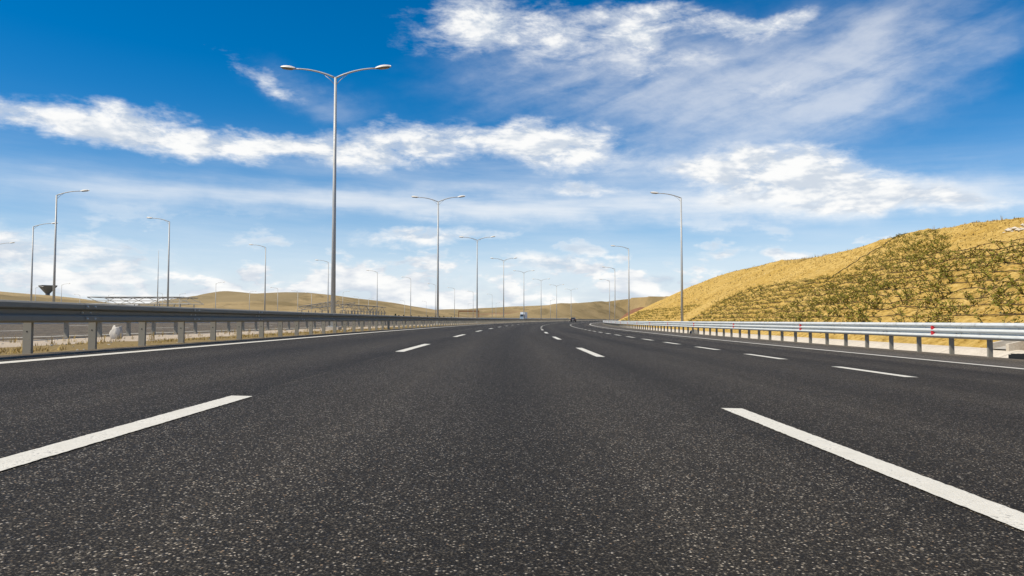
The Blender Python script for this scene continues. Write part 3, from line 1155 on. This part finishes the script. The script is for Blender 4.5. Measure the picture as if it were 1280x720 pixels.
s = 268
tr = empty('truck', P(-19.2, s, opp_z(-19.2)), heading(s) + math.pi)
tr.scale = (.72, 1, .95)
tag(tr, 'small white and blue truck on the far carriageway, coming towards the camera', 'truck')
MB().box(-1.15, 1.15, -4.5, 1.0, .9, 3.3).build('cargo_box', M_WHITE, tr)
mb = MB(); loft(mb, [(1.1, .5), (1.1, 2.5), (2.3, 2.5), (2.75, 1.5), (2.8, .5)], [1.0, .95, .95, 1.0, 1.0]); mb.build('cab', M_BLUE, tr)
mb = MB(); mb.quad((-.85, 2.74, 1.56), (.85, 2.74, 1.56), (.8, 2.36, 2.4), (-.8, 2.36, 2.4)); mb.build('windscreen', M_GLASS, tr)
for sx in (-1, 1):
    MB().box(sx * .75 - .14, sx * .75 + .14, 2.78, 2.84, .7, .9).build('headlight', M_WHITE, tr)
    for y in (-3.2, 1.8): wheel(tr, sx * .9, y, .42, .28)

# ---------------------------------------------------------------- median bits: sack, dry grass, stones
sk = MB()
rows, seg = 12, 22
for i in range(rows):
    t = i / (rows - 1)
    bulge = 0.20 + 0.06 * math.sin(math.pi * min(1, t * 1.15)) - .03 * t
    for j in range(seg):
        a = 2 * math.pi * j / seg
        nn = noise.fractal(Vector((math.cos(a) * 2.2, math.sin(a) * 2.2, t * 3.0)), 1.0, 2.0, 3) * .045
        fold = .022 * math.sin(5 * a + 4 * t)
        top = (.05 * math.cos(2 * a + .6) + .03 * math.sin(3 * a)) * t ** 4
        rr = bulge + nn + fold
        sq = 1 / max(abs(math.cos(a)), abs(math.sin(a))) ** .55
        sk.v.append((rr * sq * math.cos(a) * 1.05 + .05 * t, rr * sq * math.sin(a) * .7, .46 * t + top))
for i in range(rows - 1):
    for j in range(seg):
        sk.f.append((i * seg + j, i * seg + (j + 1) % seg, (i + 1) * seg + (j + 1) % seg, (i + 1) * seg + j)); sk.m.append(0)
sk.v.append((.03, 0, .34)); cc = len(sk.v) - 1
for j in range(seg):
    sk.f.append(((rows - 1) * seg + j, (rows - 1) * seg + (j + 1) % seg, cc)); sk.m.append(0)
sk.v = [(x * .6, y * .6, z * .72) for x, y, z in sk.v]
so = sk.build('sack', M_SACK, None, True, loc=P(-10.9, 20.6, .13))
tag(so, 'white crumpled sack standing in the median behind the left guardrail', 'sack')


def blades(mb, c, n_, h, spread, w, m=0):
    for q in range(n_):
        a = random.uniform(0, 6.28)
        hh = h * random.uniform(.5, 1.15)
        lean = spread * random.uniform(.2, 1)
        b0 = c + Vector((random.uniform(-1, 1), random.uniform(-1, 1), 0)) * spread * .4
        tip = b0 + Vector((math.cos(a) * lean, math.sin(a) * lean, hh))
        mid = b0 + Vector((math.cos(a) * lean * .35, math.sin(a) * lean * .35, hh * .6))
        side = Vector((-math.sin(a), math.cos(a), 0)) * w
        mb.quad(b0 - side, b0 + side, mid + side * .8, mid - side * .8, m)
        mb.tri(mid - side * .8, mid + side * .8, tip, m)


gm = MB()
for k in range(2600):
    s = 7 + 75 * random.random() ** 1.7
    u = random.triangular(-9.6, -7.05, -7.6)
    if noise.noise(Vector((u * .7, s * .5, 3))) < -.15: continue
    blades(gm, P(u, s, med_z(u, s) - .01), 4, random.choice((.05, .07, .1)), .07, .006)
for k in range(260):
    s = 8 + 60 * random.random(); u = random.uniform(-12.2, -9)
    blades(gm, P(u, s, med_z(u, s) - .01), 5, random.choice((.08, .14, .2)), .1, .006)
tag(gm.build('dry_grass', M_STRAW), 'sparse straw-coloured dry grass tufts in the median strip', 'grass', kind='stuff')


def pebbles(name, n_, area, m, label, rmin, rmax):
    mb = MB()
    for k in range(n_):
        c, _ = area()
        r = random.uniform(rmin, rmax)
        i = len(mb.v)
        for (x, y, z) in ((1, 0, 0), (-1, 0, 0), (0, 1, 0), (0, -1, 0), (0, 0, 1), (0, 0, -1)):
            q = random.uniform(.6, 1.2) * r
            mb.v.append((c.x + x * q, c.y + y * q, c.z + z * q * .7))
        for f_ in ((0, 2, 4), (2, 1, 4), (1, 3, 4), (3, 0, 4), (2, 0, 5), (1, 2, 5), (3, 1, 5), (0, 3, 5)):
            mb.f.append(tuple(i + q for q in f_)); mb.m.append(0)
    tag(mb.build(name, m), label, 'stones', kind='stuff')


def med_area():
    s = 7 + 50 * random.random() ** 1.5; u = random.uniform(-12.1, -7.0)
    return P(u, s, med_z(u, s)), u


pebbles('median_stones', 320, med_area, M_CONC_GREY, 'scattered pale stones and clods in the median strip', .012, .04)


def hill_area():
    s = 22 + 75 * random.random() ** 1.4; u = random.uniform(14.7, 29)
    return P(u, s, hill_z(u, s)), u


pebbles('hillside_clods', 3800, hill_area, M_HILL, 'loose golden earth clods scattered over the hillside', .03, .11)

# ---------------------------------------------------------------- planting on the hillside
def seedling_mesh(seed):
    random.seed(seed)
    mb = MB()
    for st in range(random.choice((2, 3, 3, 4))):
        a = random.uniform(0, 6.28); L = random.uniform(.38, .8); bend = random.uniform(.35, 1.1)
        pts = [Vector((0, 0, -.05))]
        for k in range(1, 5):
            t = k / 4
            pts.append(Vector((math.cos(a) * bend * L * t ** 1.4, math.sin(a) * bend * L * t ** 1.4, L * t * (1 - .35 * bend * t))))
        mb.tube(pts, [.013, .012, .010, .008, .004], 3, 1, False)
        for k in range(1, 5):
            for q in range(3):
                c = pts[k - 1].lerp(pts[k], random.random())
                e = Vector((random.uniform(-1, 1), random.uniform(-1, 1), random.uniform(-.1, 1))).normalized() * random.uniform(.10, .20)
                w = e.cross(Vector((random.uniform(-1, 1), random.uniform(-1, 1), random.uniform(-1, 1)))).normalized() * .028
                mb.tri(c, c + e * .5 + w, c + e); mb.tri(c, c + e, c + e * .5 - w)
    return mb.mesh('seedling', [M_LEAF, M_TWIG])


SEED = [seedling_mesh(50 + k) for k in range(8)]
random.seed(21)


def planted(u, z, s):
    """density of planting at a place on the slope"""
    if 20 < s < 62:
        lim = 3.9 if s < 40 else (3.9 + (s - 40) * .32 if s < 50 else 7.3)
        up = 1.0 if z < lim else 0.02
        if s > 53 + max(0, (z - 4.0)) * 1.8 and z > 4.0: return 0
        d = 1.0 if s > 36 else .7
        return up * d
    if 62 <= s < 79: return 1.0 if z < 3.9 - max(0, s - 76) * 1.0 and s < 70 + z * 2.2 + 2 else 0.0
    if 84 < s < 165: return .8 if z < 2.3 else 0
    return 0


ROW_DZ = 0.36
spots = []
for r in range(0, 22):
    z_row = .45 + ROW_DZ * r
    u0 = 14.45 + (z_row + .33) / .5
    s = 20.5
    while s < 165:
        step = .34 if s < 80 else .6
        s += step * random.uniform(.7, 1.3)
        dn = planted(u0, z_row, s)
        if random.random() > dn * (.75 if s < 40 else .95): continue
        u = u0 + random.uniform(-.06, .06)
        z = hill_z(u, s)
        if z < z_row - .45 or z > crest(s) - (.35 if s > 50 else 1.0): continue
        spots.append((s, u, z, z_row))
spots.sort(key=lambda q: P(q[1], q[0]).length)
vis = [q for q in spots if 630 + F * P(q[1], q[0]).x / P(q[1], q[0]).y < 1285]
near_ids = set(id(q) for q in vis[:300])
GRP = 'seedlings planted in rows on the hillside'
stuff_v, stuff = [], MB()
for q in spots:
    s, u, z, zr = q
    me = random.choice(SEED)
    sc = random.uniform(.5, 1.15) * (1.3 if s < 40 else (1.0 if s < 50 else .75))
    rz = random.uniform(0, 6.28)
    p = P(u, s, z)
    if id(q) in near_ids:
        o = put('seedling', me, None, p, rz)
        o.scale = (sc, sc, sc * .74)
        tag(o, 'slender green seedling among the nearest rows planted on the golden hillside', 'seedling', GRP)
    elif q in vis[300:] or True:
        c_, s_ = math.cos(rz) * sc, math.sin(rz) * sc
        i = len(stuff.v)
        for v in me.vertices:
            x, y, zz = v.co
            stuff.v.append((p.x + c_ * x - s_ * y, p.y + s_ * x + c_ * y, p.z + zz * sc * .66))
        for pl in me.polygons:
            stuff.f.append(tuple(i + k for k in pl.vertices)); stuff.m.append(pl.material_index)
tag(stuff.build('distant_seedlings', [M_LEAF, M_TWIG]), 'mass of farther green seedlings covering the planted hillside', 'seedlings', kind='stuff')

# horizontal wattle lines that hold the planting rows
wk = 0
for r in range(0, 12):
    z_row = .45 + ROW_DZ * r * 1.0
    u0 = 14.45 + (z_row + .33) / .5
    a, b = 20.5 + random.uniform(0, 2), (78 if z_row < 3.8 else 55) - random.uniform(0, 4)
    mb = MB()
    c = P(u0, a, z_row)
    pts = []
    s = a
    while s < b:
        pts.append(P(u0 - .08, s, hill_z(u0 - .08, s) + .045 + random.uniform(-.015, .015)) - c); s += .9
    mb.tube(pts, .019, 4)
    o = mb.build('wattle_line', M_TWIG, None, loc=c)
    tag(o, 'dark horizontal brushwood line on the planted hillside, %s from the bottom' % (ORD + ['thirteenth'])[r].replace('nearest', 'first'), 'brush line', 'brushwood lines along the planting rows')
mb = MB(); pts = []
c = P(24, 54, hill_z(24, 54))
for k in range(40):
    u = 22.6 + 8.2 * k / 39
    s = 54.2 + 5.4 * (k / 39) ** .9
    pts.append(P(u, s, hill_z(u, s) + .06) - c)
mb.tube(pts, .026, 6)
tag(mb.build('hose', M_BLACK, None, True, loc=c), 'black hose running up the hillside along the edge of the planting', 'hose')

# white stone patch near the crest at the right edge
wp = MB()
for k in range(60):
    s = random.uniform(34.5, 39.5)
    u = 25.9 + (39.5 - s) * -.12 + random.uniform(-.22, .22) * (1 + (39.5 - s) * .25)
    p = P(u, s, hill_z(u, s) + .02)
    i = len(wp.v)
    r = random.uniform(.12, .3)
    for (x, y, z) in ((1, 0, 0), (-1, 0, 0), (0, 1, 0), (0, -1, 0), (0, 0, 1), (0, 0, -1)):
        q = random.uniform(.6, 1.2) * r
        wp.v.append((p.x + x * q, p.y + y * q, p.z + z * q * .5))
    for f_ in ((0, 2, 4), (2, 1, 4), (1, 3, 4), (3, 0, 4), (2, 0, 5), (1, 2, 5), (3, 1, 5), (0, 3, 5)):
        wp.f.append(tuple(i + q for q in f_)); wp.m.append(0)
tag(wp.build('stone_pile', M_CONC), 'streak of white stones on the hilltop at the right edge', 'stones', kind='stuff')

# tufts on the crest line
ct = MB()
for k in range(160):
    s = random.choice((random.uniform(72, 84), random.uniform(40, 170)))
    u = 14.45 + (crest(s) + .33) / .5 + random.uniform(-1.2, 2.5)
    blades(ct, P(u, s, hill_z(u, s) - .02), 6, random.uniform(.15, .45), .2, .012)
tag(ct.build('crest_grass', M_STRAW), 'dry grass tufts along the hill crest', 'grass', kind='stuff')

# dry stubble over the bare earth
sb = MB()
for k in range(9000):
    s = 24 + 130 * random.random() ** 1.5
    u = random.uniform(15.0, 15 + 2 * crest(s) + 4)
    if planted(u, hill_z(u, s), s) > .5 and random.random() < .6: continue
    if noise.noise(Vector((u * .35, s * .25, 2))) < -.1: continue
    blades(sb, P(u, s, hill_z(u, s) - .01), 3, random.uniform(.06, .16), .10, .012 + .0001 * s, random.choice((0, 0, 1)))
tag(sb.build('dry_stubble', [M_STRAW, M_TWIG]), 'short dry stubble over the bare golden hillside', 'stubble', kind='stuff')

# reddish spoil bank at the far foot of the hillside
rb = MB()
nu, ns = 14, 40
for j in range(ns):
    for i in range(nu):
        s = 203 + 85 * j / (ns - 1); u = 15.2 + 16 * i / (nu - 1)
        t = max(0, math.sin(math.pi * i / (nu - 1))) ** .8 * math.sin(math.pi * (.06 + .9 * j / (ns - 1))) ** .7
        rb.v.append(tuple(P(u, s, -.8 + 5.4 * t + .25 * noise.noise(Vector((u * .6, s * .3, 9))))))
for j in range(ns - 1):
    for i in range(nu - 1):
        rb.f.append((j * nu + i, j * nu + i + 1, (j + 1) * nu + i + 1, (j + 1) * nu + i)); rb.m.append(0)
tag(rb.build('spoil_bank', M_REDSOIL, None, True), kind='structure')
